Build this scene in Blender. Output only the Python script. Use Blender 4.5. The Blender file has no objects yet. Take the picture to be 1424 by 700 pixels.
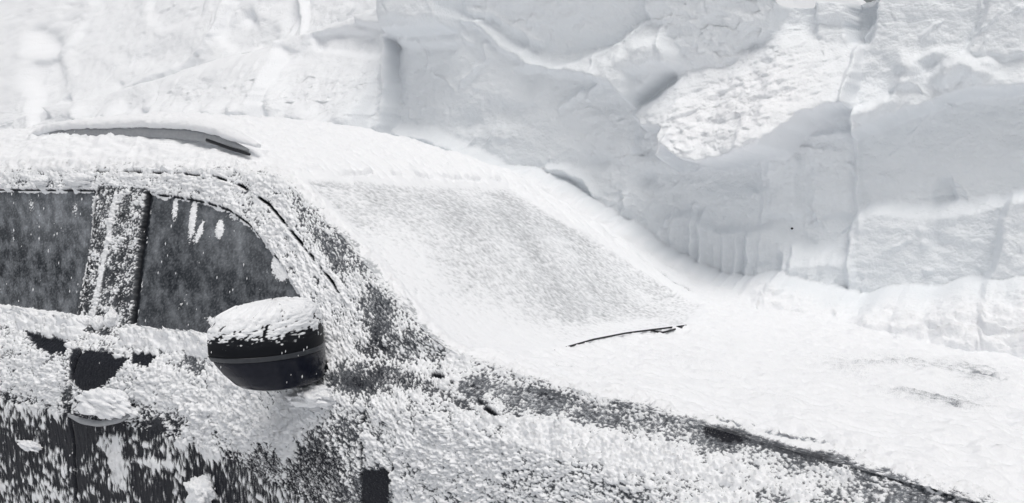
import bpy, math, random
import numpy as np
random.seed(4); RNG = np.random.default_rng(11)
S = bpy.context.scene
COL = S.collection

# ------------------------------------------------------------------ camera
CAM = np.array([2.45, -1.52, 1.42]); YAW, PITCH, ROLL = [math.radians(a) for a in (31.7, 4.0, -0.5)]
FPX, W0, H0 = 1287.0, 1424.0, 700.0
def cam_axes():
    cy, sy, cp, sp = math.cos(YAW), math.sin(YAW), math.cos(PITCH), math.sin(PITCH)
    f = np.array([-sy*cp, cy*cp, -sp]); r = np.array([cy, sy, 0.]); u = np.cross(r, f)
    c, s = math.cos(ROLL), math.sin(ROLL)
    return c*r+s*u, -s*r+c*u, f
AR, AU, AF = cam_axes()
def ray(p):
    p = np.atleast_2d(np.asarray(p, float))
    d = AF[None] + ((p[:, 0]-W0/2)/FPX)[:, None]*AR + ((H0/2-p[:, 1])/FPX)[:, None]*AU
    return d
def hit(fn, p, t0=.6, t1=12.):
    """measure a point of the photograph on a surface of the scene (fn < 0 in front of it)"""
    d = ray(p); t = np.arange(t0, t1, .006)
    out = np.empty((len(d), 3))
    for i, v in enumerate(d):
        q = CAM+t[:, None]*v; k = np.argmax(fn(q) > 0)
        a, b = t[max(k-1, 0)], t[k]
        for _ in range(14):
            m = .5*(a+b)
            if fn((CAM+m*v)[None])[0] > 0: b = m
            else: a = m
        out[i] = CAM+b*v
    return out

# ------------------------------------------------------------------ noise
def h2(i, j, s=0):
    i = i.astype(np.int64).astype(np.uint64); j = j.astype(np.int64).astype(np.uint64)
    n = (i*np.uint64(374761393)+j*np.uint64(668265263)+np.uint64(s*1274126177+97)) & np.uint64(0xffffffff)
    n = ((n ^ (n >> np.uint64(13)))*np.uint64(1274126177)) & np.uint64(0xffffffff)
    n = ((n ^ (n >> np.uint64(15)))*np.uint64(2246822519)) & np.uint64(0xffffffff)
    n = n ^ (n >> np.uint64(16))
    return n.astype(np.float64)/4294967295.
def gn(x, y, s=0):
    xi, yi = np.floor(x), np.floor(y); xf, yf = x-xi, y-yi
    u = xf**3*(xf*(xf*6-15)+10); v = yf**3*(yf*(yf*6-15)+10)
    def g(a, b):
        t = h2(xi+a, yi+b, s)*2*np.pi
        return np.cos(t)*(xf-a)+np.sin(t)*(yf-b)
    n0 = g(0, 0)*(1-u)+g(1, 0)*u; n1 = g(0, 1)*(1-u)+g(1, 1)*u
    return (n0*(1-v)+n1*v)*1.4
def fbm(x, y, o=4, s=0, gain=.5):
    r = 0*x; a = 1.; t = 0
    for k in range(o):
        r += a*gn(x, y, s+k*7); t += a; a *= gain; x = x*2.03+3.1; y = y*2.03-1.7
    return r/t
def blobs(x, y, s=0, fill=.9):
    """heights 0..1 of a crowd of round grains, one per cell"""
    xi, yi = np.floor(x), np.floor(y); best = 0*x
    for a in (-1, 0, 1):
        for b in (-1, 0, 1):
            cx = xi+a+h2(xi+a, yi+b, s); cy = yi+b+h2(xi+a, yi+b, s+1)
            r = fill*(.35+.65*h2(xi+a, yi+b, s+2))
            d2 = ((x-cx)**2+(y-cy)**2)/(r*r)
            best = np.maximum(best, r*np.sqrt(np.clip(1-d2, 0, 1)))
    return best/fill
def facets(x, y, s=0, tilt=1.):
    """flat broken planes, each cell tilted its own way"""
    xi, yi = np.floor(x), np.floor(y); bd = 0*x+9; out = 0*x
    for a in (-1, 0, 1):
        for b in (-1, 0, 1):
            cx = xi+a+h2(xi+a, yi+b, s); cy = yi+b+h2(xi+a, yi+b, s+1)
            d = (x-cx)**2+(y-cy)**2; m = d < bd; bd = np.where(m, d, bd)
            h = (h2(xi+a, yi+b, s+2)-.5)+tilt*((h2(xi+a, yi+b, s+3)-.5)*(x-cx)+(h2(xi+a, yi+b, s+4)-.5)*(y-cy))
            out = np.where(m, h, out)
    return out
def sst(a, b, x):
    t = np.clip((x-a)/(b-a), 0, 1); return t*t*(3-2*t)
def pseg(x, y, pts):
    """distance to a polyline, and the fraction of its length there"""
    pts = np.asarray(pts, float); L = np.r_[0, np.cumsum(np.hypot(*np.diff(pts, axis=0).T))]
    bd = 0*x+1e9; fr = 0*x
    for k in range(len(pts)-1):
        a, b = pts[k], pts[k+1]; e = b-a; l2 = e@e+1e-12
        t = np.clip(((x-a[0])*e[0]+(y-a[1])*e[1])/l2, 0, 1)
        d = np.hypot(x-a[0]-t*e[0], y-a[1]-t*e[1]); m = d < bd
        bd = np.where(m, d, bd); fr = np.where(m, (L[k]+t*(L[k+1]-L[k]))/L[-1], fr)
    return bd, fr
def psdf(x, y, poly):
    """signed distance to a polygon, positive inside"""
    poly = np.asarray(poly, float); ins = np.zeros(x.shape, bool)
    for k in range(len(poly)):
        a, b = poly[k], poly[(k+1) % len(poly)]
        c = (a[1] > y) != (b[1] > y)
        xx = a[0]+(y-a[1])*(b[0]-a[0])/((b[1]-a[1]) if b[1] != a[1] else 1e-9)
        ins ^= c & (x < xx)
    d, _ = pseg(x, y, np.vstack([poly, poly[:1]]))
    return np.where(ins, d, -d)
def curve(xs, vs, soft=.08):
    g = np.arange(-9, 7, .01); v = np.interp(g, xs, vs)
    k = np.exp(-.5*(np.arange(-40, 41)*.01/soft)**2); k /= k.sum()
    v = np.convolve(np.pad(v, 40, mode='edge'), k, 'valid')
    return lambda x: np.interp(x, g, v)

# ------------------------------------------------------------------ shapes of the car
Ze = curve([-2.35, -2.0, -1.2, -.5, 0, .40, .62, 1.25, 1.45, 1.88, 2.25, 2.7, 2.95], [.95, 1.36, 1.455, 1.48, 1.475, 1.475, 1.45, 1.055, 1.02, .955, .90, .79, .6], .05)
Ye = curve([-2.3, -1.2, -.5, 0, .61, .95, 1.25, 1.6, 1.88, 2.25, 2.8], [.24, .17, .175, .21, .285, .205, .125, .14, .155, .16, .30], .08)
Crown = curve([-2.2, -1.2, -.3, .1, .45, .62, .9, 1.2, 1.4, 2.0, 2.6], [.12, .19, .20, .17, .085, .045, .045, -.045, -.045, .0, .03], .06)
Pn = curve([-2, 0, .6, 1.2], [4, 4, 3, 2.5], .1)
WID = 1.8
def top_z(x, y):
    a = Ye(x); t = np.clip((y-a)/(WID-2*a), 0, 1); n = Pn(x)
    c = Crown(x); z = Ze(x)+c*(1-np.abs(1-2*t)**n)
    out = np.maximum(a-y, y-(WID-a)); return z-np.where(out > 0, out*1.5, 0)
Bz = [.2, .35, .6, .78, .88, .95, 1.0, 1.03, 1.05]; By = [.10, .06, .02, .0, .005, .022, .055, .085, .10]
def side_y(x, z):
    ze = Ze(x); ye = Ye(x)
    sh = np.clip(1.05-ze, 0, .5)*sst(.9, 1.3, x)
    body = np.interp(z+sh, Bz, By)
    tail = np.clip(1-(1.05-ze), 0, 1)
    zb = 1.05-sh; g = np.clip((z-zb)/np.maximum(ze-zb, .03), 0, 1.2)
    up = .10+(ye-.10)*np.maximum(g, sst(1.0, 1.3, x))
    y = np.where(z > zb, up, body + (ye-.10)*sst(zb-.12, zb, z)*sst(1.0, 1.3, x))
    nose = np.clip(x-2.0, 0, 2)
    return y+.05*np.clip(-x-.6, 0, 3)**2*.5+.25*nose**2
def on_side(p): return hit(lambda q: q[:, 1]-side_y(q[:, 0], q[:, 2]), p)
def on_top(p): return hit(lambda q: top_z(q[:, 0], q[:, 1])-q[:, 2], p)
def on_y(p, y): return hit(lambda q: q[:, 1]-y, p)
def XZ(a): return np.asarray(a)[:, [0, 2]]
def XY(a): return np.asarray(a)[:, [0, 1]]
def spot(x, y, mapper, cols, c, rx, ry, rot=0):
    """soft elliptic spot, measured on the photograph and laid on a surface"""
    ca, sa = math.cos(math.radians(rot)), math.sin(math.radians(rot))
    q = mapper([c, (c[0]+rx*ca, c[1]+rx*sa), (c[0]-ry*sa, c[1]+ry*ca)])[:, cols]
    M = np.linalg.inv(np.stack([q[1]-q[0], q[2]-q[0]], 1))
    a = M[0, 0]*(x-q[0, 0])+M[0, 1]*(y-q[0, 1]); b = M[1, 0]*(x-q[0, 0])+M[1, 1]*(y-q[0, 1])
    return np.exp(-(a*a+b*b))

# ------------------------------------------------------------------ materials
def new_mat(name):
    m = bpy.data.materials.new(name); m.use_nodes = True; nt = m.node_tree
    return m, nt, nt.nodes['Principled BSDF']
def nd(nt, t, **kw):
    n = nt.nodes.new(t)
    for k, v in kw.items(): setattr(n, k, v)
    return n
SNOW = (.87, .885, .91, 1)
def bump(nt, p, scale, dist, detail=3):
    tc = nd(nt, 'ShaderNodeTexCoord'); n = nd(nt, 'ShaderNodeTexNoise'); n.inputs['Scale'].default_value = scale; n.inputs['Detail'].default_value = detail
    b = nd(nt, 'ShaderNodeBump'); b.inputs['Strength'].default_value = 1; b.inputs['Distance'].default_value = dist
    nt.links.new(tc.outputs['Object'], n.inputs['Vector']); nt.links.new(n.outputs['Fac'], b.inputs['Height']); nt.links.new(b.outputs['Normal'], p.inputs['Normal'])
    return tc, n
def snow_mat(name, tint=SNOW, scale=160, dist=.0025):
    m, nt, p = new_mat(name)
    p.inputs['Base Color'].default_value = tint; p.inputs['Roughness'].default_value = .75; p.inputs['Specular IOR Level'].default_value = .15
    bump(nt, p, scale, dist); return m
def crust_mat(name, under, rough=.35, spec=.3, ice=(.42, .45, .49, 1), grain=560, fine=.35):
    """rime over a surface: the vertex layer 'snow' says how much lies there, a fine grain breaks its edge"""
    m, nt, p = new_mat(name)
    at = nd(nt, 'ShaderNodeAttribute', attribute_name='snow'); fr = nd(nt, 'ShaderNodeAttribute', attribute_name='frost')
    tc, n = bump(nt, p, 210, .0018)
    g = nd(nt, 'ShaderNodeTexNoise'); g.inputs['Scale'].default_value = grain; g.inputs['Detail'].default_value = 2; nt.links.new(tc.outputs['Object'], g.inputs['Vector'])
    ma = nd(nt, 'ShaderNodeMath', operation='MULTIPLY_ADD'); nt.links.new(g.outputs['Fac'], ma.inputs[0]); ma.inputs[1].default_value = fine*2; ma.inputs[2].default_value = -fine
    ad = nd(nt, 'ShaderNodeMath', operation='ADD'); nt.links.new(at.outputs['Fac'], ad.inputs[0]); nt.links.new(ma.outputs[0], ad.inputs[1])
    mr = nd(nt, 'ShaderNodeMapRange', interpolation_type='SMOOTHSTEP'); nt.links.new(ad.outputs[0], mr.inputs['Value']); mr.inputs['From Min'].default_value = .1; mr.inputs['From Max'].default_value = .9
    bn = [x for x in nt.nodes if x.type == 'BUMP'][0]; bs = nd(nt, 'ShaderNodeMath', operation='MULTIPLY_ADD'); nt.links.new(mr.outputs[0], bs.inputs[0]); bs.inputs[1].default_value = .9; bs.inputs[2].default_value = .08; nt.links.new(bs.outputs[0], bn.inputs['Strength'])
    fa = nd(nt, 'ShaderNodeMath', operation='ADD'); nt.links.new(fr.outputs['Fac'], fa.inputs[0])
    fm = nd(nt, 'ShaderNodeMath', operation='MULTIPLY_ADD'); nt.links.new(g.outputs['Fac'], fm.inputs[0]); fm.inputs[1].default_value = .7; fm.inputs[2].default_value = -.35
    gm = nd(nt, 'ShaderNodeMath', operation='MULTIPLY'); nt.links.new(fm.outputs[0], gm.inputs[0]); nt.links.new(fr.outputs['Fac'], gm.inputs[1]); nt.links.new(gm.outputs[0], fa.inputs[1]); fa.use_clamp = True
    m1 = nd(nt, 'ShaderNodeMix', data_type='RGBA'); nt.links.new(fa.outputs[0], m1.inputs['Factor']); m1.inputs['A'].default_value = under; m1.inputs['B'].default_value = ice
    m2 = nd(nt, 'ShaderNodeMix', data_type='RGBA'); nt.links.new(mr.outputs[0], m2.inputs['Factor']); nt.links.new(m1.outputs['Result'], m2.inputs['A']); m2.inputs['B'].default_value = SNOW
    nt.links.new(m2.outputs['Result'], p.inputs['Base Color'])
    r1 = nd(nt, 'ShaderNodeMath', operation='MAXIMUM'); nt.links.new(mr.outputs[0], r1.inputs[0]); nt.links.new(fa.outputs[0], r1.inputs[1])
    r2 = nd(nt, 'ShaderNodeMapRange'); nt.links.new(r1.outputs[0], r2.inputs['Value']); r2.inputs['To Min'].default_value = rough; r2.inputs['To Max'].default_value = .8
    nt.links.new(r2.outputs[0], p.inputs['Roughness']); p.inputs['Specular IOR Level'].default_value = spec
    return m
def plain(name, col, rough=.4, spec=.4, metal=0):
    m, nt, p = new_mat(name)
    p.inputs['Roughness'].default_value = rough; p.inputs['Specular IOR Level'].default_value = spec; p.inputs['Metallic'].default_value = metal
    tc = nd(nt, 'ShaderNodeTexCoord'); n = nd(nt, 'ShaderNodeTexNoise'); n.inputs['Scale'].default_value = 90; n.inputs['Detail'].default_value = 5
    nt.links.new(tc.outputs['Object'], n.inputs['Vector'])
    mx = nd(nt, 'ShaderNodeMix', data_type='RGBA'); mx.inputs['A'].default_value = (*col, 1); mx.inputs['B'].default_value = (*[min(1, c*1.5+.01) for c in col], 1)
    nt.links.new(n.outputs['Fac'], mx.inputs['Factor']); nt.links.new(mx.outputs['Result'], p.inputs['Base Color']); return m
PAINT = crust_mat('rimed_dark_paint', (.007, .008, .013, 1), rough=.42, spec=.10, fine=.6)
GLASS = crust_mat('frosted_window_glass', (.016, .019, .024, 1), rough=.3, spec=.10, ice=(.46, .49, .53, 1), fine=.4)
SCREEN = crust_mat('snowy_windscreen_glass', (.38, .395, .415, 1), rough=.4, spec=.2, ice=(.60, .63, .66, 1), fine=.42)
TRIM = crust_mat('rimed_black_trim', (.006, .007, .010, 1), rough=.5, spec=.12, fine=.6)
WALLSNOW = snow_mat('packed_snow', (.815, .845, .875, 1), 120, .004)
_nt = WALLSNOW.node_tree; _at = nd(_nt, 'ShaderNodeAttribute', attribute_name='fresh_and_fog'); _mx = nd(_nt, 'ShaderNodeMix', data_type='RGBA')   # dense old snow; loose new snow where slumped, fog brightness painted in at left
_mx.inputs['A'].default_value = (.815, .845, .875, 1); _mx.inputs['B'].default_value = SNOW; _nt.links.new(_at.outputs['Fac'], _mx.inputs['Factor']); _nt.links.new(_mx.outputs['Result'], _nt.nodes['Principled BSDF'].inputs['Base Color'])
LOOSE = snow_mat('fresh_snow', SNOW, 260, .003)
BLACK = plain('black_plastic', (.008, .009, .012), .45, .3)
RAILM = plain('brushed_grey_metal', (.24, .25, .265), .5, .4, .1)
NAVY = plain('gloss_navy_paint', (.003, .0045, .011), .14, .16)
LENS = plain('grey_clear_lens', (.028, .031, .037), .25, .3)

# ------------------------------------------------------------------ mesh helpers
def np_mesh(name, V, F, mat, parent=None, attrs=None, smooth=True):
    V = np.asarray(V, float); F = np.asarray(F, np.int64)
    used = np.zeros(len(V), bool); used[F.ravel()] = True
    idx = np.cumsum(used)-1; V = V[used]; F = idx[F]; k = F.shape[1]
    me = bpy.data.meshes.new(name); me.vertices.add(len(V)); me.vertices.foreach_set('co', V.ravel().astype(np.float32))
    me.loops.add(F.size); me.loops.foreach_set('vertex_index', F.ravel().astype(np.int32))
    me.polygons.add(len(F)); me.polygons.foreach_set('loop_start', (np.arange(len(F))*k).astype(np.int32))
    me.polygons.foreach_set('use_smooth', np.full(len(F), smooth))
    for n, a in (attrs or {}).items():
        at = me.attributes.new(n, 'FLOAT', 'POINT'); at.data.foreach_set('value', np.asarray(a, float)[used].astype(np.float32))
    me.update(calc_edges=True); me.validate()
    me.materials.append(mat)
    o = bpy.data.objects.new(name, me); COL.objects.link(o)
    if parent is not None:
        o.parent = parent; o.location = tuple(-a for a in world_loc(parent))
    return o
def world_loc(o):
    a = np.array(o.location)
    while o.parent is not None:
        o = o.parent; a = a+np.array(o.location)
    return a
def grid_faces(nu, nv):
    i = np.arange(nu*nv).reshape(nu, nv)
    return np.stack([i[:-1, :-1], i[1:, :-1], i[1:, 1:], i[:-1, 1:]], -1).reshape(-1, 4)
def grid_normals(P):
    du = np.gradient(P, axis=0); dv = np.gradient(P, axis=1); n = np.cross(du, dv)
    return n/np.maximum(np.linalg.norm(n, axis=-1, keepdims=True), 1e-12)
def tag(o, label=None, cat=None, group=None, kind=None):
    if label: o['label'] = label
    if cat: o['category'] = cat
    if group: o['group'] = group
    if kind: o['kind'] = kind
    return o
def empty(name, loc, parent=None):
    o = bpy.data.objects.new(name, None); COL.objects.link(o); o.location = tuple(loc); o.empty_display_size = .1
    if parent is not None: o.parent = parent
    return o
def tube(pts, rad, n=10, flat=1.):
    """swept round bar through pts, radius per point"""
    pts = np.asarray(pts, float); rad = np.broadcast_to(rad, (len(pts),))
    T = np.gradient(pts, axis=0); T /= np.linalg.norm(T, axis=1)[:, None]
    up = np.array([0, 0, 1.]); s = np.cross(T, up); s /= np.linalg.norm(s, axis=1)[:, None]; u = np.cross(s, T)
    a = np.linspace(0, 2*np.pi, n, endpoint=False)
    V = pts[:, None]+rad[:, None, None]*(np.cos(a)[None, :, None]*s[:, None]*flat+np.sin(a)[None, :, None]*u[:, None])
    i = np.arange(len(pts)*n).reshape(len(pts), n); j = np.roll(i, -1, 1)
    F = np.stack([i[:-1], j[:-1], j[1:], i[1:]], -1).reshape(-1, 4)
    V = V.reshape(-1, 3); V = np.vstack([V, pts[0], pts[-1]]); c = len(V)-2
    cap = [[c, j[0][k], i[0][k], c] for k in range(n)]+[[c+1, i[-1][k], j[-1][k], c+1] for k in range(n)]
    return V, F, np.array([q[:3] for q in cap])
def join_q(V, F, tri):
    """quads plus triangles as one list of quads (triangle caps get a doubled far corner removed on validate)"""
    return V, F, tri
def bm_mesh(name, V, polys, mat, parent=None, smooth=True, attrs=None):
    me = bpy.data.meshes.new(name); me.from_pydata([tuple(v) for v in V], [], [list(map(int, f)) for f in polys]); me.update()
    for n, a in (attrs or {}).items():
        at = me.attributes.new(n, 'FLOAT', 'POINT'); at.data.foreach_set('value', np.asarray(a, float).astype(np.float32))
    for p in me.polygons: p.use_smooth = smooth
    me.materials.append(mat); o = bpy.data.objects.new(name, me); COL.objects.link(o)
    if parent is not None: o.parent = parent; o.location = tuple(-a for a in world_loc(parent))
    return o
def tube_mesh(name, pts, rad, mat, parent=None, n=10, flat=1.):
    V, F, t = tube(pts, rad, n, flat); return bm_mesh(name, V, list(F)+list(t), mat, parent)
def smooth_line(pts, n):
    pts = np.asarray(pts, float); t = np.r_[0, np.cumsum(np.linalg.norm(np.diff(pts, axis=0), axis=1))]
    g = np.linspace(0, t[-1], n); q = np.stack([np.interp(g, t, pts[:, k]) for k in range(pts.shape[1])], 1)
    for _ in range(max(1, n//12)):
        q[1:-1] = .25*q[:-2]+.5*q[1:-1]+.25*q[2:]
    return q
def lump(name, c, r, mat, seed=0, rough=.25, parent=None, res=48, freq=1.6, squash=None, loc_at=True):
    """an uneven clod of snow"""
    th = np.linspace(0, np.pi, res); ph = np.linspace(0, 2*np.pi, res*2, endpoint=False)
    T, P = np.meshgrid(th, ph, indexing='ij')
    D = np.stack([np.sin(T)*np.cos(P), np.sin(T)*np.sin(P), np.cos(T)], -1)
    q = D*freq+seed*3.7
    n = (fbm(q[..., 0]+q[..., 2]*.7, q[..., 1]-q[..., 2]*.6, 4, seed)+fbm(q[..., 2]+q[..., 1]*.3, q[..., 0]*.8, 3, seed+30))*.5
    b = blobs(q[..., 0]*2.2+q[..., 2], q[..., 1]*2.2+q[..., 2]*1.3, seed+5)
    k = 1+rough*(n*1.6+.5*b-.2)
    V = D*k[..., None]*np.asarray(r)[None, None]
    i = np.arange(res*2*res).reshape(res, res*2); j = np.roll(i, -1, 1)
    F = np.stack([i[:-1], i[1:], j[1:], j[:-1]], -1).reshape(-1, 4)
    o = np_mesh(name, V.reshape(-1, 3), F, mat); o.location = tuple(c)
    return o

# ------------------------------------------------------------------ car
car = tag(empty('parked_car', (.6, .9, .30)), 'dark car crusted all over with snow, parked tight against the cut snow wall', 'car')

# --- side: one sheet from the sills to the roof gutter, cut into panels
xs = np.concatenate([np.arange(-1.9, -.9, .012), np.arange(-.9, .5, .0032), np.arange(.5, 2.6, .0027), np.arange(2.6, 2.93, .008)])
tz = np.concatenate([np.linspace(0, .42, 40)[:-1], np.linspace(.42, 1, 300)])
X, Tt = np.meshgrid(xs, tz, indexing='ij')
Zc = Ze(X); Z = .30+(Zc-.30)*Tt
Y = side_y(X, Z)
# roll the last few centimetres over into the top so that the two sheets meet
Pside = np.stack([X, Y, Z], -1)
Nside = -grid_normals(Pside); Nside *= np.where(Nside[..., 1:2] > 0, -1, 1)
SX, SZ = X, Z
seg = np.hypot(np.diff(Y, axis=1), np.diff(Z, axis=1)); ARC = np.concatenate([np.zeros((len(xs), 1)), np.cumsum(seg[:, ::-1], axis=1)], 1)[:, ::-1]   # length of metal below the edge
def crust_noise(x, w, big=0.):
    """rime and clumps of mixed sizes: powder here, pellets there, larger clods between"""
    x, w = x*1.3, w*1.3
    wx_ = x+.007*fbm(x/.022, w/.022, 3, 5); ww_ = w+.006*fbm(x/.022, w/.022, 3, 6)
    kind = np.clip(.45+1.5*fbm(x/.10, w/.08, 3, 19)+.5*big, .05, 1)
    b0 = blobs(wx_/.062, ww_/.040, 2, .8)*np.clip(.2+1.6*fbm(x/.2, w/.16, 2, 18), 0, 1)
    b1 = blobs(wx_/.022, ww_/.013, 3)*kind; b2 = blobs(wx_/.0105, ww_/.007, 9)*(.35+.65*kind); b3 = blobs(x/.0052, w/.0046, 15)
    na = fbm(x/.09, w/.11, 4, 21); nb_ = fbm(x/.011, w/.009, 3, 41, .65); nc = fbm(x/.04, w/.032, 4, 45, .6)
    return b1+.5*b0, b2, b3, na, nb_, nc, .30*b0+(.16+.22*big)*b1+.30*b2+.34*b3+.34*na+.62*nb_+.50*nc
def crust_height(m, thick, b1, b2, nb_, nc):
    k = np.clip(m, 0, 1.3); return thick*(k**.9)*(.60+.50*b1+.28*b2+.34*nb_+.60*nc)
def edge_normals(N, d, Ne):
    k = sst(.0, .022, d)[..., None]; n = N*k+Ne[:, None]*(1-k); return n/np.linalg.norm(n, axis=-1, keepdims=True)
NE = np.stack([.45*sst(.5, .9, xs)*sst(1.4, 1.1, xs)+.05, -.62+0*xs, .62+0*xs], 1); NE /= np.linalg.norm(NE, axis=1)[:, None]
Nside = edge_normals(Nside, ARC, NE)
sm = lambda pts: XZ(on_side(pts))
win_rear = sm([(-60, 262), (0, 264), (70, 265), (133, 265), (122, 350), (107, 440), (60, 434), (0, 427), (-60, 420)])
win_front = sm([(207, 270), (240, 273), (285, 281), (318, 292), (345, 311), (370, 340), (392, 368), (410, 398), (428, 430), (440, 462), (430, 478), (300, 470), (235, 465), (182, 457), (193, 370)])
pillar = sm([(137, 258), (204, 262), (206, 272), (193, 370), (181, 462), (176, 470), (109, 462), (107, 440), (122, 350)])
gap_mid = sm([(118, 468), (112, 492), (101, 520), (98, 560), (104, 620), (109, 720)])
gap_front = sm([(508, 560), (503, 600), (503, 650), (505, 720)])
gutter = sm([(-60, 240), (0, 239), (80, 238), (162, 239), (240, 241), (300, 246), (335, 258), (375, 285), (420, 340), (462, 392), (490, 440)])
gut2 = XZ(on_side([(-60, 240), (162, 239)]))
fender_gap = sm([(600, 520), (625, 528), (650, 545), (668, 562), (706, 592)])
dr = psdf(SX, SZ, win_rear); df = psdf(SX, SZ, win_front); dp = psdf(SX, SZ, pillar)
gm, _ = pseg(SX, SZ, gap_mid); gf, _ = pseg(SX, SZ, gap_front); gg, ggf = pseg(SX, SZ, gutter); gh, _ = pseg(SX, SZ, fender_gap)
sp = lambda c, rx, ry, rot=0: spot(SX, SZ, on_side, [0, 2], c, rx, ry, rot)
win = np.maximum(dr, df)
# coverage 0..1
belt = np.interp(SX, [-2, 0, .9, 1.4], [1.045, 1.03, 1.03, 1.0])
cov = np.where(SZ > belt, .92, .80)*np.ones_like(SX)
low = sst(.92, .78, SZ-.0*SX)*sst(1.18, .95, SX)                      # the speckled lower doors
cov -= (.44-.30*np.clip(fbm(SX/.16, SZ/.09, 3, 23), -.4, .8))*low
cov += .25*sp((390, 600), 120, 45)+.25*sp((250, 560), 90, 50)+.3*sp((60, 540), 90, 30)
for c, rx, ry, rot, v in [
        ((110, 590), 12, 50, 0, -.3), ((95, 545), 10, 22, 0, -.6), ((160, 590), 16, 22, 0, -.6), ((170, 610), 60, 40, 0, -.1), ((230, 590), 30, 18, 0, -.2),
        ((265, 505), 16, 14, 30, -.4), ((525, 490), 24, 50, 10, -.30), ((490, 532), 34, 14, 10, -.5), ((530, 540), 30, 10, 10, -.2), ((450, 640), 26, 50, 0, -.45), ((520, 690), 20, 30, 0, -1.1), ((163, 628), 9, 40, -6, .7), ((146, 590), 7, 26, 0, .5), ((205, 643), 50, 4, 2, .35), ((60, 690), 60, 12, 0, .25), ((70, 560), 60, 24, 0, .2), ((310, 600), 60, 30, 0, .2), ((215, 680), 20, 20, 0, -.2), ((90, 600), 40, 20, 0, -.15), ((480, 590), 40, 30, 0, -.22),
        ((570, 533), 44, 8, 15, -.40), ((640, 562), 30, 7, 24, -.35), ((660, 545), 8, 22, -30, -.4), ((700, 545), 60, 16, 18, -.16), ((755, 548), 22, 6, 14, -.3), ((800, 568), 60, 16, 16, -.10), ((900, 585), 60, 16, 14, -.10),
        ((1010, 602), 26, 12, 15, -.95), ((1000, 600), 60, 16, 12, -.34), ((1110, 628), 70, 12, 14, -.46), ((1200, 650), 60, 14, 20, -.14), ((1270, 680), 50, 16, 30, -.16),
        ((690, 585), 40, 10, 10, .1), ((760, 592), 50, 15, 10, .35), ((820, 605), 50, 12, 10, .2), ((420, 360), 30, 60, -30, .0), ((470, 360), 40, 24, 55, -.28), ((520, 430), 40, 22, 60, -.30), ((555, 480), 36, 22, 60, -.34),
        ((640, 620), 60, 24, 0, .25), ((850, 660), 120, 20, 0, -.05), ((1000, 640), 120, 24, 6, .15), ((800, 630), 160, 30, 6, .15), ((600, 650), 50, 40, 0, .18), ((900, 640), 110, 14, 8, .2), ((170, 360), 40, 110, 8, -.02)]:
    cov += v*sp(c, rx, ry, rot)
inwin = sst(-.004, .004, win)
cov = np.where(dp > 0, np.minimum(cov, .62), cov)
# grain and clump noise
g1, g2, g3, nf, nfine, nc, grain = crust_noise(SX, -ARC, low)
bandp = sst(.085, .03, ARC+.03*nf)*sst(.60, .75, SX)*sst(1.5, 1.2, SX); cov -= .17*bandp*np.clip(.8+1.4*nc, .2, 1.4)
bandf = sst(.11, .04, ARC+.05*nf)*sst(1.3, 1.45, SX)*sst(2.6, 2.4, SX); cov -= (.20*bandf*sst(.012, .04, ARC)+.10*bandf)*np.clip(.7+1.5*nc, .2, 1.3)
m = cov*1.25-.60+(grain-.40)*1.05
bare = 0*SX
for pl in ([(36, 461), (97, 477), (90, 494), (66, 490), (48, 478)], [(102, 487), (150, 490), (164, 497), (180, 500), (168, 514), (150, 536), (118, 547), (99, 528)], [(185, 491), (221, 497), (207, 511), (186, 506)], [(505, 655), (548, 652), (536, 720), (506, 720)]):
    bare = np.maximum(bare, sst(-.003, .003, psdf(SX+.014*nc+.010*nfine, SZ+.014*nc-.008*nfine, sm(pl))))
m = m*(1-bare)-1.2*bare
thick = np.where(SZ > belt, .014, .017)*(.5+.5*np.clip(cov, 0, 1.2))
hsn = crust_height(m, thick, g1, g2, nfine, nc)
snow = np.clip(m/.34, -.5, 1.4)
dust = lambda b3, nb_, nc, na: np.clip(.16+.62*nb_+.55*(b3-.35)+.35*nc+.25*na, -.5, .62)
core = bare+(1-bare)*np.clip(.55+1.5*nc+1.0*nfine, 0, 1)*np.clip(sp((1010, 602), 34, 14, 15)+.8*sp((1110, 630), 60, 9, 14)+.8*sp((775, 548), 34, 6, 14)+.9*sp((640, 562), 26, 6, 24)+.6*sp((1180, 645), 40, 8, 18)+.6*sp((525, 490), 20, 44, 10)+.7*sp((490, 532), 30, 12, 10), 0, 1)
snow = np.maximum(snow, dust(g3, nfine, nc, nf)-1.0*core-.9*sst(.75, .55, SX)*sst(1.3, 1., SZ)); hsn = hsn+.0025*np.clip(dust(g3, nfine, nc, nf), 0, 1)*(m < .2)
cov_side_edge = cov[:, -1]
# windows: glass with frost, drips of snow from the top edge, a soft snow lip
mot = fbm(SX/.045+.5*SZ/.05, SZ/.055, 5, 51, .62); gl = np.clip(.03+.60*np.clip(mot, -.15, 1)+.30*np.abs(fbm(SX/.014+.6*SZ/.014, SZ/.024, 3, 55))+.45*np.clip(fbm(SX/.006, SZ/.006, 2, 57), 0, 1)+.14*sst(.16, .0, win), 0, 1)
rearbit = sst(.1, -.2, SX)
gl = gl*(.70+.25*rearbit)+.18*sp((60, 310), 60, 40)+.12*sp((300, 330), 60, 60)
drip = 0*SX
for c, rx, ry, rot, v in [((265, 300), 5, 34, 8, 1.), ((302, 318), 6, 14, 12, 1.1), ((240, 288), 5, 22, 5, .7), ((274, 322), 5, 20, 20, .75), ((322, 300), 12, 6, 30, .6), ((388, 370), 14, 20, -10, 1.1), ((250, 420), 4, 26, 30, .35), ((330, 360), 4, 20, 25, .3),
        ((40, 285), 6, 12, 0, .5), ((100, 290), 6, 16, 0, .45), ((15, 330), 5, 20, 0, .35), ((295, 448), 16, 8, 30, .8)]:
    drip += v*sp(c, rx, ry, rot)
lip = sst(.012, .0, win+.010*fbm(SX/.03, SZ/.03, 3, 61))
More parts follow.
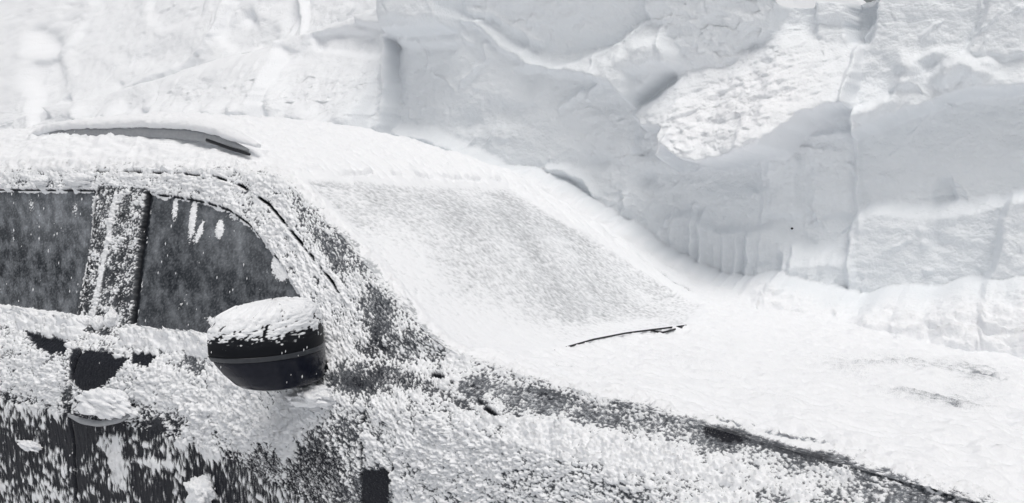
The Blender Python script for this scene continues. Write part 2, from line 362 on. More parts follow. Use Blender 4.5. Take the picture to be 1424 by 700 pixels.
mw = np.maximum(drip*1.2+.45*nfine+.25*g3-.55, lip*1.1-.45+.4*nfine)
hw = -.010+.008*np.clip(mw, 0, 1); sw = np.clip(mw/.2, -.5, 1.4)
h = hsn*(1-inwin)+hw*inwin; snow = np.where(win > 0, sw, snow)
# grooves: panel gaps, rubber seals
gmask = 0*SX
def groove(d, w, keep=None, dep=.014, rag=.35):
    global h, snow, gmask
    k = sst(w*1.5, w*.6, d+w*rag*fbm(SX/.012, SZ/.012, 2, 71))
    if keep is not None: k = k*keep
    h = h*(1-k)-dep*k; snow = snow*(1-k)-.5*k; gmask = np.maximum(gmask, k)
brk = sst(-.15, .1, fbm(SX/.06, SZ/.06, 3, 81)+.05)
groove(gm, .0040); groove(gf, .0035, sst(-.3, 0, fbm(SX/.05, SZ/.05, 2, 85))); groove(gg, .0034, brk*sst(.985, .95, ggf), .012); groove(gh, .004, sst(-.1, .15, fbm(SX/.05, SZ/.05, 2, 88)), .01)
seal_r, _ = pseg(SX, SZ, sm([(206, 270), (193, 370), (180, 458)])); groove(seal_r, .0085, sst(-.9, -.5, fbm(SX/.03, SZ/.02, 3, 91)), .012, .8)
seal_l, _ = pseg(SX, SZ, sm([(136, 266), (122, 350), (107, 448)])); groove(seal_l, .0045, sst(-.8, -.4, fbm(SX/.03, SZ/.02, 3, 93)), .012, .8)
wtop, _ = pseg(SX, SZ, sm([(-60, 262), (0, 264), (133, 265)])); groove(wtop, .0026, sst(-.1, .1, fbm(SX/.05, SZ/.05, 2, 95)), .008)
wtop2, _ = pseg(SX, SZ, sm([(207, 270), (240, 273), (285, 281), (318, 292), (345, 311), (370, 340), (400, 380)])); groove(wtop2, .0028, sst(-.3, 0, fbm(SX/.04, SZ/.04, 2, 97)), .008)
# swell of snow on the beltline and pillar ridge
ridge, _ = pseg(SX, SZ, sm([(163, 270), (150, 340), (135, 420), (130, 445)])); kr = sst(.016, .004, ridge+.008*fbm(SX/.02, SZ/.02, 2, 99))
h += .010*kr*(.5+.6*g2); snow = np.maximum(snow, (kr-.35)*2*(dp > -.01))
beltl, _ = pseg(SX, SZ, sm([(-60, 430), (0, 437), (60, 447), (112, 458)])); beltr, _ = pseg(SX, SZ, sm([(185, 462), (240, 472), (300, 482), (440, 492)]))
for b_, w_ in ((beltl, .026), (beltr, .024)):
    kb = sst(w_*1.25, 0, b_+.012*fbm(SX/.05, SZ/.05, 3, 101)); kb = kb*(win < .006)
    h += .040*np.sqrt(np.clip(kb, 0, 1))*(.50+.30*g1+.30*g2+.45*nc+.3*nf); snow = np.maximum(snow, np.where(kb > .05, 1.3, -1))
kh, _ = pseg(SX, SZ, sm([(118, 575), (150, 585), (190, 580)]))
Vs = Pside+h[..., None]*Nside
Fs = grid_faces(len(xs), len(tz))
cen = lambda a: a.reshape(-1)[Fs].mean(1)
cx, cz = cen(SX), cen(SZ); wr, wf, dpf = cen(dr), cen(df), cen(dp)
# which panel a face belongs to
gxm = np.interp(cz, gap_mid[::-1, 1], gap_mid[::-1, 0]); gxf = np.interp(cz, gap_front[::-1, 1], gap_front[::-1, 0])
o_g = np.argsort(gutter[:, 0]); gz = np.interp(cx, gutter[o_g, 0], gutter[o_g, 1])
lab = np.full(len(cx), 5)                                              # 5 front wing
lab[(cx < gxf)] = 3; lab[cx < gxm] = 1                                 # 3 front door, 1 rear door
up = cz > 1.035
lab[up & (cx < .1)] = 1; lab[up & (cx >= .1)] = 3
lab[up & (cx > gutter[-1, 0])] = 6
lab[(cz > gz) & (cx < gutter[-1, 0])] = 6                              # 6 roof side and windscreen pillar
lab[(cx > .9) & (cx < 1.3) & up & (cz > gz)] = 6
lab[dpf > 0] = 4; lab[wr > 0] = 0; lab[wf > 0] = 2
fbase = (.36*sst(1.5, 1.0, SX)*(1-low)+.46*sst(1.1, 1.5, SX))*sst(-.75, -.2, m)*(1-core)+.03
fbase = fbase*(1-.85*np.clip(sp((1010, 602), 30, 14, 15)+.6*sp((525, 490), 22, 50, 10)+.7*sp((450, 640), 26, 50)+.6*sp((1110, 628), 60, 10, 14)+.7*sp((570, 533), 40, 8, 15), 0, 1))
fbase = np.where(dp > 0, .42*(.6+.8*nf), fbase)*(1-.95*gmask)
A = {'snow': snow.ravel(), 'frost': np.where(win > 0, gl*(1-gmask), np.clip(fbase*(.75+.9*nfine+.5*nc), 0, 1)).ravel()}
Vf = Vs.reshape(-1, 3)
rear_door = np_mesh('door', Vf, Fs[lab == 1], PAINT, car, A); rear_door['label'] = 'rear door with its snow-plastered lower panel'
front_door = np_mesh('door', Vf, Fs[lab == 3], PAINT, car, A); front_door['label'] = 'front door carrying the wing mirror'
w1 = np_mesh('window', Vf, Fs[lab == 0], GLASS, rear_door, A); w2 = np_mesh('window', Vf, Fs[lab == 2], GLASS, front_door, A)
np_mesh('door_pillar', Vf, Fs[lab == 4], TRIM, car, A)
np_mesh('front_wing', Vf, Fs[lab == 5], PAINT, car, A)
np_mesh('windscreen_pillar', Vf, Fs[lab == 6], PAINT, car, A)

# --- top: roof, windscreen and bonnet as one sheet, cut into panels
xt = np.concatenate([np.arange(-2.34, -1.0, .010), np.arange(-1.0, .2, .006), np.arange(.2, 2.92, .0042)])
tt = np.concatenate([np.linspace(0, .12, 46)[:-1], np.linspace(.12, 1, 300)])
X, T2 = np.meshgrid(xt, tt, indexing='ij'); a = Ye(X)
Y = a+(WID-2*a)*T2; Z = top_z(X, Y)
Pt = np.stack([X, Y, Z], -1); Nt = grid_normals(Pt); Nt *= np.where(Nt[..., 2:3] < 0, -1, 1)
ARCT = np.concatenate([np.zeros((len(xt), 1)), np.cumsum(np.hypot(np.diff(Y, axis=1), np.diff(Z, axis=1)), axis=1)], 1)
NEt = np.stack([np.interp(xt, xs, NE[:, k]) for k in range(3)], 1); Nt = edge_normals(Nt, ARCT, NEt)
foot_y = lambda x: np.interp(x, [-8, -2, .1, .62, 1.25, 1.45, 1.85, 2.1, 2.4, 2.8, 4], [1.5, 1.56, 1.56, 1.525, 1.61, 1.53, 1.45, 1.48, 1.55, 1.60, 1.7])   # where the bank meets the car
tp = lambda c, rx, ry, rot=0: spot(X, Y, on_top, [0, 1], c, rx, ry, rot)
tm = lambda pts: XY(on_top(pts))
# outline of the windscreen
ws_out = tm([(398, 246), (470, 247), (560, 250), (640, 253), (702, 255), (760, 292), (850, 346), (935, 398), (992, 427), (965, 456), (905, 463), (840, 473), (775, 488), (700, 494), (640, 494), (600, 470), (545, 415), (490, 345), (440, 290)])
dws = psdf(X, Y, ws_out)
cov = np.full_like(X, 1.0)
edge = np.minimum(Y-a, WID-a-Y)
for c, rx, ry, rot, v in [((470, 320), 30, 12, 52, -.35), ((530, 405), 36, 14, 55, -.35), ((590, 475), 30, 14, 50, -.3), ((640, 500), 30, 8, 20, -.3), ((740, 530), 40, 8, 16, -.35), ((780, 545), 14, 5, 18, -.9), ((835, 558), 14, 5, 16, -.8), ((1010, 592), 40, 10, 14, -.6), ((1110, 615), 60, 10, 14, -.5), ((1200, 636), 50, 10, 16, -.35), ((1290, 680), 30, 14, 40, -.5), ((1315, 690), 16, 10, 60, -.6)]:
    cov += v*tp(c, rx, ry, rot)
n1 = fbm(X/.22, Y/.16, 4, 121); n2 = fbm(X/.05+2*n1, Y/.018, 4, 131); n3 = fbm(X/.012, Y/.012, 3, 141)
b2 = blobs(X/.011, Y/.011, 151); b3 = blobs(X/.022, Y/.022, 157)
grain = .35*b2+.25*b3+.3*n3+.3*n1
crusty = np.clip((1-cov)*2.2, 0, 1)
m = cov*1.25-.62+(grain-.3)*(.25+.95*crusty)
e1, e2, e3, ea, eb, ec, eg = crust_noise(X, ARCT)
cov_e = np.interp(xt, xs, cov_side_edge)[:, None]; ke = sst(.01, .05, ARCT+.035*ea)
m_e = cov_e*1.25-.60+(eg-.40)*1.05; m_x = m_e*(1-ke)+(.85+(eg-.42)*.9)*ke
kn = sst(.03, .075, ARCT+.02*ec)
wst = sst(-.015, .055, dws+.02*n1+.01*n2)*kn
hs = .030*np.clip(m, 0, 1.)**.8*(.5+.35*crusty)+.014*n1+(.011*n2+.012*fbm(X/.12+n1, Y/.045, 3, 135)+.005*fbm(X/.03, Y/.014, 3, 137)+.012*np.abs(fbm(X/.30, Y/.12, 3, 139)))*(1-wst)+.0012*n3
th_e = .0155*(.5+.5*np.clip(cov_e*(1-ke)+ke, 0, 1.2)); hs = hs*kn+(1-kn)*crust_height(m_x, th_e, e1, e2, eb, ec)
snow = np.clip(m/.16, -.5, 1.4)*kn+(1-kn)*np.maximum(np.clip(m_x/.34, -.5, 1.4), dust(e3, eb, ec, ea)-np.interp(xt, xs, core[:, -1])[:, None]*np.clip(.35+1.6*ec+1.1*eb, 0, 1)*sst(.035, .0, ARCT))
# windscreen: thin wind-scoured snow over ice
rip = fbm(X/.024+1.5*n1, Y/.034+2*n1, 4, 161, .65); rip2 = fbm(X/.0085, Y/.013+n1, 2, 165)
thin = .71+.34*rip+.42*rip2+.22*n1+.25*n3
for c, rx, ry, rot, v in [((800, 420), 130, 46, 20, -.22), ((740, 300), 110, 30, 15, -.12), ((640, 290), 160, 30, 12, -.12), ((850, 380), 60, 40, 30, -.08), ((690, 466), 120, 20, 5, .42), ((560, 360), 80, 30, 45, .20), ((590, 450), 60, 26, 40, .32), ((520, 300), 30, 30, 0, -.05), ((860, 455), 60, 8, -8, .4), ((480, 255), 60, 5, 4, -.35), ((600, 249), 80, 4, 3, -.25)]:
    thin += v*tp(c, rx, ry, rot)
snow = np.where(dws > 0, np.clip(thin, -.2, 1.2)*wst+(1-wst)*snow, snow)
hs = hs*(1-wst)+wst*(-.004+.005*np.clip(thin, 0, 1.2)+.0022*rip)
for c, rx, ry, rot, v in [((1290, 512), 120, 10, 5, .34), ((1360, 530), 40, 14, 10, .42), ((1290, 562), 70, 8, 12, .42), ((1180, 520), 50, 18, 10, .22), ((1340, 560), 60, 20, 5, .25), ((860, 560), 40, 5, 12, .3), ((980, 520), 60, 12, 10, .12), ((900, 500), 60, 8, 0, .12), ((1080, 560), 60, 10, 8, .15)]:
    snow = np.where(dws < 0, np.minimum(snow, 1.)-v*1.15*tp(c, rx, ry, rot)*np.clip(.7+.9*n2+.7*n3+.5*fbm(X/.02, Y/.02, 2, 169), 0, 1.6), snow)
# roof edge step over the windscreen and folds in the bonnet snow
def fold(pts, w, dep, dark, sd):
    global hs, snow
    d, f = pseg(X, Y, tm(pts)); k = sst(w, w*.25, d+w*.6*fbm(X/.03, Y/.03, 2, sd))*sst(-.2, .15, fbm(X/.07, Y/.07, 2, sd+1)+.12)*sst(0, .04, f)*sst(1, .96, f)
    hs = hs-dep*k; snow = np.where(k > 0, np.minimum(snow, 1.05), snow)-dark*k
fold([(470, 247), (520, 244), (560, 246), (610, 250), (655, 252), (700, 254)], .014, .010, .26, 171)
fold([(768, 513), (800, 517), (842, 525)], .010, .008, .55, 175); fold([(850, 530), (900, 540)], .010, .008, .6, 178)
fold([(1150, 490), (1215, 489), (1290, 495), (1385, 508)], .010, .009, .15, 181); fold([(1230, 545), (1280, 560), (1340, 578)], .012, .008, .35, 185)
fold([(1340, 522), (1372, 528), (1395, 540)], .014, .010, .35, 188)
fold([(900, 470), (1000, 462), (1090, 470), (1170, 482)], .02, .006, .0, 224); fold([(960, 500), (1060, 512), (1140, 530)], .02, .006, .05, 227)
hs += sst(2.15, 2.5, X)*(.035*blobs(X/.09+.4*n1, Y/.08, 192)*np.clip(.4+1.2*fbm(X/.2, Y/.2, 2, 193), 0, 1)+.02*fbm(X/.06, Y/.06, 3, 191))      # lumpy snow over the nose
hs += .018*np.clip(fbm(X/.16, Y/.16, 3, 195), 0, 1)*sst(2.0, 2.5, X)*2
bar, _ = pseg(X, Y, tm([(705, 255), (760, 292), (850, 352), (940, 408), (985, 430)])); kb = sst(.025, .0, bar+.012*fbm(X/.04, Y/.04, 3, 199)); hs += .010*kb*(.6+.6*b3*.8)
de = np.abs(Y-foot_y(X)+.022+.010*fbm(X/.06, 0*X, 3, 221)); kf = sst(.013, .003, de)*sst(.1, .3, X)*sst(1.34, 1.26, X)*sst(-.6, 0, fbm(X/.08, Y/.08, 2, 223)); hs = hs-.012*kf; snow = np.minimum(snow, 1)-.50*kf  # groove beside the bank, its shadow line painted in by lowering the snow layer
hs[:, 0] = np.interp(xt, xs, h[:, -1]); snow[:, 0] = np.interp(xt, xs, A['snow'].reshape(SX.shape)[:, -1])
Vt = (Pt+hs[..., None]*Nt).reshape(-1, 3); Ft = grid_faces(len(xt), len(tt))
cenx = X.reshape(-1)[Ft].mean(1); cd = dws.reshape(-1)[Ft].mean(1); cyy = (Y-a).reshape(-1)[Ft].mean(1)
lt = np.where(cenx < .62, 0, 2); lt[cd > 0] = 1; lt[(cd <= 0) & (cenx > .5) & (cenx < 1.27)] = 3
f_e = np.interp(xt, xs, fbase[:, -1])[:, None]
At = {'snow': snow.ravel(), 'frost': np.clip(np.where(dws > 0, .25+.5*n1+.3*n3, (f_e*(1-ke)+.8*ke)*(.75+.9*eb+.5*ec)), 0, 1).ravel()}
np_mesh('roof', Vt, Ft[lt == 0], PAINT, car, At); np_mesh('windscreen', Vt, Ft[lt == 1], SCREEN, car, At)
np_mesh('bonnet', Vt, Ft[lt == 2], PAINT, car, At); np_mesh('windscreen_surround', Vt, Ft[lt == 3], PAINT, car, At)

# --- roof rail
rp = on_y([(52, 199), (75, 190), (120, 186), (200, 184), (270, 187), (310, 195), (345, 208)], .33)
rl = smooth_line(rp, 48)+[0, 0, .004]
rail = tube_mesh('roof_rail', rl+np.linspace(1, .3, 48)[:, None]*[0, 0, .010]+[0, 0, -.011], np.interp(np.linspace(0, 1, 48), [0, .08, .9, 1], [.006, .016, .016, .006]), RAILM, car, 14, .7)
fp = on_y([(288, 192), (300, 196), (320, 204), (347, 212)], .322)
tube_mesh('rail_foot', smooth_line(fp, 14)+[0, 0, -.006], np.linspace(.006, .004, 14), BLACK, rail, 10)
fq = on_y([(84, 194), (74, 196), (62, 200)], .322)
tube_mesh('rail_foot', smooth_line(fq, 10)+[0, 0, -.006], np.linspace(.008, .006, 10), BLACK, rail, 10)

# --- wiper lying at the foot of the windscreen
wp = on_top([(770, 492), (800, 486), (838, 478), (872, 471), (905, 466), (935, 463), (964, 459)]); wl = smooth_line(wp[[0, 3, 6]], 40)+[0, 0, .016]
wl[:12, 2] -= np.linspace(.009, 0, 12)
wiper = tube_mesh('windscreen_wiper', wl, .0026, BLACK, car, 8)
wa = smooth_line(on_top([(905, 466), (920, 470), (948, 462)]), 12)+[0, 0, .014]
tube_mesh('wiper_arm', wa, .003, BLACK, wiper, 8)

# --- door handle
hp = on_side([(112, 574), (130, 582), (155, 586), (185, 580), (196, 574)])+[0, -.035, 0]
hd = tube_mesh('handle', smooth_line(hp, 24), np.interp(np.linspace(0, 1, 24), [0, .2, .8, 1], [.004, .008, .008, .004]), RAILM, front_door, 10)
# --- wing mirror
mc = np.array([.935, -.076, 0.]); 
mirror = empty('wing_mirror', (.93, -.06, .98), car); mirror.location = tuple(np.array([.93, -.06, .98])-np.array(car.location)); 
def mirror_shell(z0, z1, nz, grow=0., snowy=False):
    n = 160; zz = np.linspace(z0, z1, nz); a = np.linspace(0, 2*np.pi, n, endpoint=False)
    Vv = np.empty((nz, n, 3))
    for k, z in enumerate(zz):
        s = np.interp(z, [.985, .99, 1.0, 1.025, 1.05, 1.075, 1.10, 1.125, 1.145, 1.16, 1.166], [.64, .73, .80, .90, .965, 1.0, .995, .95, .82, .58, .04])
        out = np.interp(z, [.985, 1.0, 1.07, 1.166], [.045, .038, .012, .005])     # the underside tucks in on the outer end
        ry, rx = .156*s+grow, .082*s**.7+grow
        c, si = np.cos(a), np.sin(a); e = .72
        px = np.sign(c)*np.abs(c)**e*rx; py = np.sign(si)*np.abs(si)**e*ry
        px = np.where(px < 0, px*.55, px)                                      # flat glass side, round front
        px = px-.16*py*0-.9*np.abs(py)**2/.128*.25
        Vv[k] = np.stack([mc[0]+px-.10*(py), mc[1]+py+out, np.full(n, z)], -1)
        Vv[k, :, 2] += .05*py*0 - .14*py*sst(1.06, 1.14, z)*0
    return Vv
def ring_mesh(name, Vv, mat, parent, caps=True, attrs=None):
    nz, n = Vv.shape[:2]; i = np.arange(nz*n).reshape(nz, n); j = np.roll(i, -1, 1)
    F = [list(q) for q in np.stack([i[:-1], j[:-1], j[1:], i[1:]], -1).reshape(-1, 4)]
    if caps: F += [list(i[0][::-1]), list(i[-1])]
    return bm_mesh(name, Vv.reshape(-1, 3), F, mat, parent, True, attrs)
low_s = mirror_shell(.985, 1.058, 30); ring_mesh('mirror_housing', low_s, NAVY, mirror)
ring_mesh('turn_signal', mirror_shell(1.0585, 1.069, 6, .003), LENS, mirror)
capv = mirror_shell(1.0695, 1.166, 110, .001)
nz, n = capv.shape[:2]; nn = grid_normals(np.concatenate([capv, capv[:, :1]], 1))[:, :-1]
ctr = np.array([mc[0]-.01, mc[1], 1.09]); sgn = np.sign(((capv-ctr)*nn).sum(-1, keepdims=True)); nn = nn*np.where(sgn == 0, 1, sgn)
ang = np.broadcast_to(np.arctan2(capv[..., 1]-mc[1], capv[..., 0]-mc[0]), (nz, n)); zz = capv[..., 2]
ringl = np.r_[0, np.cumsum(np.hypot(*np.diff(capv[nz//2, :, :2], axis=0).T))]; uu, vv = np.broadcast_to(ringl, (nz, n)), zz*1.15+.5*np.hypot(capv[..., 0]-mc[0], capv[..., 1]-mc[1])
nb = .3*blobs(uu/.010, vv/.008, 201)+.45*blobs(uu/.0055, vv/.0045, 205)+.5*fbm(uu/.03, vv/.02, 4, 209)
mm = sst(1.070, 1.150, zz)*1.25-.58+(nb-.33)*1.35
mm = np.where(zz < 1.075, -1, mm); hh = .006*np.clip(mm, 0, 1)*(.6+.8*nb)
capv = capv+nn*hh[..., None]+np.stack([0*hh, 0*hh, .006*sst(1.11, 1.15, zz)], -1)
ring_mesh('mirror_cap', capv, TRIM, mirror, True, {'snow': np.clip(mm/.3, -.5, 1.3).ravel(), 'frost': np.clip(.10*nb*sst(1.08, 1.12, zz), 0, 1).ravel()})
tube_mesh('mirror_arm', smooth_line([[.93, .0, 1.0], [.945, .04, 1.0], [.96, .09, .995], [.97, .14, .99]], 16), np.linspace(.016, .024, 16), TRIM, mirror, 20, 1.5)
gv = mirror_shell(.995, 1.135, 16, -.006); gv[..., 0] = np.minimum(gv[..., 0], .915)-.012
ring_mesh('mirror_glass', gv, LENS, mirror)
# small black quarter panel behind the mirror
qp = on_side([(424, 412), (440, 416), (452, 436), (452, 470), (420, 470)])

# ------------------------------------------------------------------ snow lying on the car
def heap(name, px, r, label, seed, surf, off=(0, 0, 0), rough=.3, group=None, res=44, mat=None, cat='snow clump'):
    c = surf([px])[0]+np.array(off)
    return tag(lump(name, c, r, mat or LOOSE, seed, rough, res=res), label, cat, group, 'thing')
PG = 'snow clumps at the foot of the door pillar'
heap('snow_clump', (121, 447), (.022, .02, .018), 'leftmost round snow clump at the foot of the door pillar', 3, on_side, (0, -.012, 0), .5, PG, 30)
heap('snow_clump', (142, 449), (.016, .018, .019), 'narrow middle snow clump at the foot of the door pillar', 5, on_side, (0, -.012, 0), .5, PG, 30)
heap('snow_clump', (161, 444), (.017, .018, .023), 'tall rightmost snow clump at the foot of the door pillar', 8, on_side, (0, -.012, 0), .5, PG, 30)
heap('snow_lump', (112, 250), (.060, .020, .019), 'long snow lump over the rear side window', 11, on_side, (0, -.008, 0), .35, 'snow lumps over the rear side window', 40)
heap('snow_lump', (62, 252), (.034, .018, .015), 'short snow lump over the rear side window, left of the long one', 14, on_side, (0, -.008, 0), .35, 'snow lumps over the rear side window', 40)
heap('snow_heap', (160, 558), (.105, .034, .034), 'heap of snow piled on the front door handle', 17, on_side, (0, -.028, .0), .6, None, 56, cat='snow heap')
heap('snow_slab', (44, 619), (.050, .013, .014), 'small snow slab stuck low on the rear door', 23, on_side, (0, -.006, 0), .65, None, 44, cat='snow slab')
heap('snow_slab', (284, 682), (.046, .03, .034), 'thick snow slab stuck low on the front door below the mirror', 26, on_side, (0, -.008, 0), .6, None, 50, cat='snow slab')
heap('snow_heap', (446, 548), (.055, .045, .022), 'soft heap of snow packed under the mount of the wing mirror', 31, on_side, (0, -.02, 0), .5, None, 50, cat='snow heap')
# snow cap along the roof rail
pr = smooth_line(on_y([(40, 197), (56, 188), (78, 181), (120, 178), (200, 176), (262, 178), (300, 185), (330, 195), (360, 208)], .335), 160)+[0, 0, .010]
V, F, t = tube(pr, np.interp(np.linspace(0, 1, 160), [0, .08, .3, .7, .9, 1], [.008, .014, .015, .015, .016, .006]), 28, 1.4)
nrm = V[:-2].reshape(160, 28, 3)-pr[:, None]; q = V[:-2].reshape(160, 28, 3)
V[:-2] = (q+nrm*(.30*fbm(q[..., 0]/.04, q[..., 2]/.02+q[..., 1]/.03, 3, 231)+.18*blobs(q[..., 0]/.012, q[..., 2]/.012+q[..., 1]/.01, 233))[..., None]).reshape(-1, 3)
tag(bm_mesh('rail_snow', V, list(F)+list(t), LOOSE), 'long ridge of snow lying along the roof rail', 'snow ridge', None, 'thing')

# ------------------------------------------------------------------ the cut snow wall
Wbase = curve([-8, 0, .9, 1.6, 1.8, 4], [1.74, 1.72, 1.74, 1.90, 1.94, 1.96], .08)
Wlean = curve([-8, -3, -1.3, -.25, -.1, 1.0, 1.6, 1.8, 4], [.62, .62, .56, .44, -.06, -.12, -.05, -.01, .0], .04)
def wall_y(x, z): return Wbase(x)+Wlean(x)*(z-1.6)
on_w = lambda p: hit(lambda q: q[:, 1]-wall_y(q[:, 0], q[:, 2]), p, 1.5, 16.)
wq = lambda pts: XZ(on_w(pts))
topc = wq([(1040, -120), (1058, -60), (1076, -12), (1090, 11), (1130, 12), (1140, 6), (1174, 7), (1188, 1), (1300, -1), (1424, -3), (1700, -8)])
colp = np.concatenate([np.linspace(-330, -40, 80), np.arange(-38, 1470, 1.4), np.linspace(1475, 1900, 60)])
XW = wq(np.stack([colp, np.full_like(colp, 250)], 1))[:, 0]
topc = np.vstack([[(-30, 4.2), (-4, 4.0), (-1, 3.2), (.4, 2.7), (topc[0, 0]-.1, 2.5)], topc])
ztop = np.interp(XW, topc[:, 0], topc[:, 1])
nz = 520; zr = np.concatenate([np.linspace(.35, .85, 36)[:-1], np.linspace(.85, 1.95, 301)]); vr = np.linspace(0, 1, nz-len(zr)+1)[1:]
ZW = np.concatenate([np.repeat(zr[None], len(XW), 0), 1.95+(ztop[:, None]-1.95)*vr[None]], 1); U = np.repeat(XW[:, None], nz, 1)
Y0 = wall_y(U, ZW)
wx = U+.016*fbm(U/.13, ZW/.13, 3, 301)+.011*fbm(U/.035, ZW/.035, 4, 303, .6); wz = ZW+.014*fbm(U/.13, ZW/.11, 3, 305)+.011*fbm(U/.035, ZW/.035, 4, 307, .6)
D = np.zeros_like(U)
def ext(poly, a, w=.012, top=None, tw=.08, bot=None, bw=.1):
    """cut block: raise the area of an outline towards the car; below the line top it slopes out over tw, above the line bot it is undercut over bw"""
    global D
    P = wq(poly); lo, hi = P.min(0)-w*2-.05, P.max(0)+w*2+.05
    i = np.where((XW > lo[0]) & (XW < hi[0]))[0]
    if len(i) == 0: return
    s_ = slice(i[0], i[-1]+1); x_, z_ = wx[s_], wz[s_]
    k = sst(-w, w, psdf(x_, z_, P))
    for ln, wd_, sg in ((top, tw, 1), (bot, bw, -1)):
        if ln is not None:
            q = wq(ln); q = q[np.argsort(q[:, 0])]; k = k*np.clip(sg*(np.interp(x_, q[:, 0], q[:, 1])-z_)/wd_, 0, 1)
    D[s_] += a*k
def crease(pts, a, w):
    global D
    d, f = pseg(wx, wz, wq(pts)); D += a*np.exp(-(d/w)**2)*sst(0, .06, f)*sst(1, .94, f)
wsp = lambda c, rx, ry, rot=0: spot(wx, wz, on_w, [0, 2], c, rx, ry, rot)
def mound(c, rx, ry, a, rot=0):
    global D
    D += a*wsp(c, rx, ry, rot)
LEFT = sst(.0, -.5, U)
# left: big weathered block with a broken right edge
ext([(-900, -500), (640, -500), (641, 45), (600, 48), (557, 57), (556, 120), (551, 200), (562, 420), (-900, 420)], .10, .006)
ext([(524, -200), (640, -200), (641, 42), (590, 47), (545, 44), (526, 36)], .045, .008, bot=[(520, 52), (645, 50)], bw=.05)
ext([(555, 46), (641, 44), (641, 60), (600, 66), (556, 64)], .03, .008, top=[(550, 42), (645, 40)], tw=.05)
ext([(455, 52), (530, 50), (552, 62), (553, 84), (500, 78), (458, 72)], -.025, .008)
ext([(330, 150), (350, 110), (420, 92), (440, 78), (500, 80), (553, 86), (553, 300), (330, 300)], .09, .012, top=[(320, 110), (420, 88), (500, 76), (560, 82)], tw=.30)
ext([(262, 110), (300, 94), (335, 85), (372, 79), (412, 70), (420, 90), (418, 300), (262, 300)], .085, .010, top=[(255, 106), (300, 90), (335, 81), (412, 66)], tw=.10)
crease([(404, -30), (410, 20), (414, 74)], .055, .018)
ext([(416, -200), (530, -200), (528, 40), (455, 55), (440, 75), (418, 72)], .02, .008)
ext([(284, 45), (300, 10), (330, -40), (390, -40), (400, 10), (392, 45), (352, 66), (310, 70), (292, 62)], -.035, .016)
mound((325, 22), 9, 8, -.06); mound((345, 20), 26, 30, .045); mound((372, 26), 10, 30, .025)
crease([(392, 20), (385, 46), (352, 66), (320, 72)], .03, .014)
crease([(150, 126), (196, 104), (230, 92), (262, 66), (282, 40), (300, -5), (310, -60)], .030, .022)
ext([(40, 90), (42, 50), (75, 22), (120, -30), (122, 5), (104, 30), (92, 60), (70, 80)], .035, .02)
ext([(188, -100), (196, -10), (188, 20), (205, 40), (260, 20), (285, -100)], -.022, .016)
mound((200, 70), 40, 16, -.04, -30); mound((240, 92), 30, 10, -.035, -30); mound((60, 60), 16, 22, -.06); mound((52, 78), 14, 10, .05); mound((80, 84), 10, 22, .04); mound((110, 150), 36, 22, .04); mound((145, 118), 5, 4, -.04)
ext([(68, 140), (78, 132), (100, 165), (70, 176)], -.05, .01)
for c, rx, ry, a in [((140, 160), 9, 16, .05), ((172, 168), 8, 10, .04), ((186, 162), 11, 13, .06), ((215, 166), 10, 9, .045), ((243, 152), 16, 14, .065), ((262, 160), 10, 10, .03), ((290, 162), 20, 12, .05), ((330, 160), 10, 10, .04), ((372, 162), 14, 14, .06), ((400, 158), 10, 14, .05), ((428, 142), 12, 22, .055), ((470, 168), 20, 12, .05), ((530, 165), 16, 24, .05), ((500, 178), 20, 8, .05)]: mound(c, rx, ry, a)
ext([(-900, -500), (120, -500), (90, 0), (72, 22), (41, 44), (38, 88), (31, 108), (42, 132), (36, 165), (35, 420), (-900, 420)], -.07, .02)
# middle: smooth cut face under a recess with a bright sloping ledge
ext([(640, 26), (672, 34), (705, 62), (760, 86), (800, 88), (872, 60), (906, 26), (908, -500), (640, -500)], -.055, .012, bot=[(640, 48), (672, 54), (705, 84), (760, 104), (800, 104), (872, 90), (906, 50)], bw=.09)
ext([(641, 30), (672, 38), (705, 66), (760, 90), (800, 92), (872, 66), (906, 30), (908, -500), (641, -500)], .11, .014, bot=[(640, 90), (905, 90)], bw=.36)
crease([(662, 28), (680, 50), (705, 70), (745, 90), (790, 102)], .026, .014); crease([(645, 14), (690, 22), (720, 40), (750, 60)], .018, .012)
crease([(676, 58), (677, 84), (652, 108), (640, 124)], .022, .010); crease([(640, 40), (650, 58), (662, 64)], .014, .008)
ext([(768, 98), (800, 84), (850, 66), (905, 30), (930, 42), (946, 92), (905, 120), (886, 148), (862, 122), (820, 108)], .10, .014, top=[(760, 86), (800, 76), (850, 56), (905, 22), (950, 20)], tw=.13)
ext([(886, 104), (930, 94), (938, 112), (890, 148)], -.045, .016)
crease([(904, -60), (906, 26)], .03, .012); crease([(812, 126), (796, 140), (776, 154)], .022, .008); crease([(836, 116), (820, 130), (818, 140)], .02, .01)
mound((740, 92), 20, 6, .03); mound((732, 60), 5, 30, .015, 15)
for c in [(570, 186), (592, 192), (618, 200), (650, 216), (690, 236), (720, 250), (760, 262), (800, 288)]: mound(c, 16, 7, .03, 25)
ext([(555, 174), (600, 178), (640, 196), (700, 226), (700, 400), (555, 400)], .05, .012, top=[(550, 168), (600, 174), (640, 190), (700, 220)], tw=.06)
crease([(760, 232), (790, 236), (815, 250), (830, 280)], .03, .012); mound((775, 240), 18, 6, .04); mound((830, 225), 22, 12, -.025); mound((700, 160), 40, 18, -.02); mound((650, 170), 16, 12, -.02)
crease([(868, 268), (874, 290), (862, 312)], .035, .012)
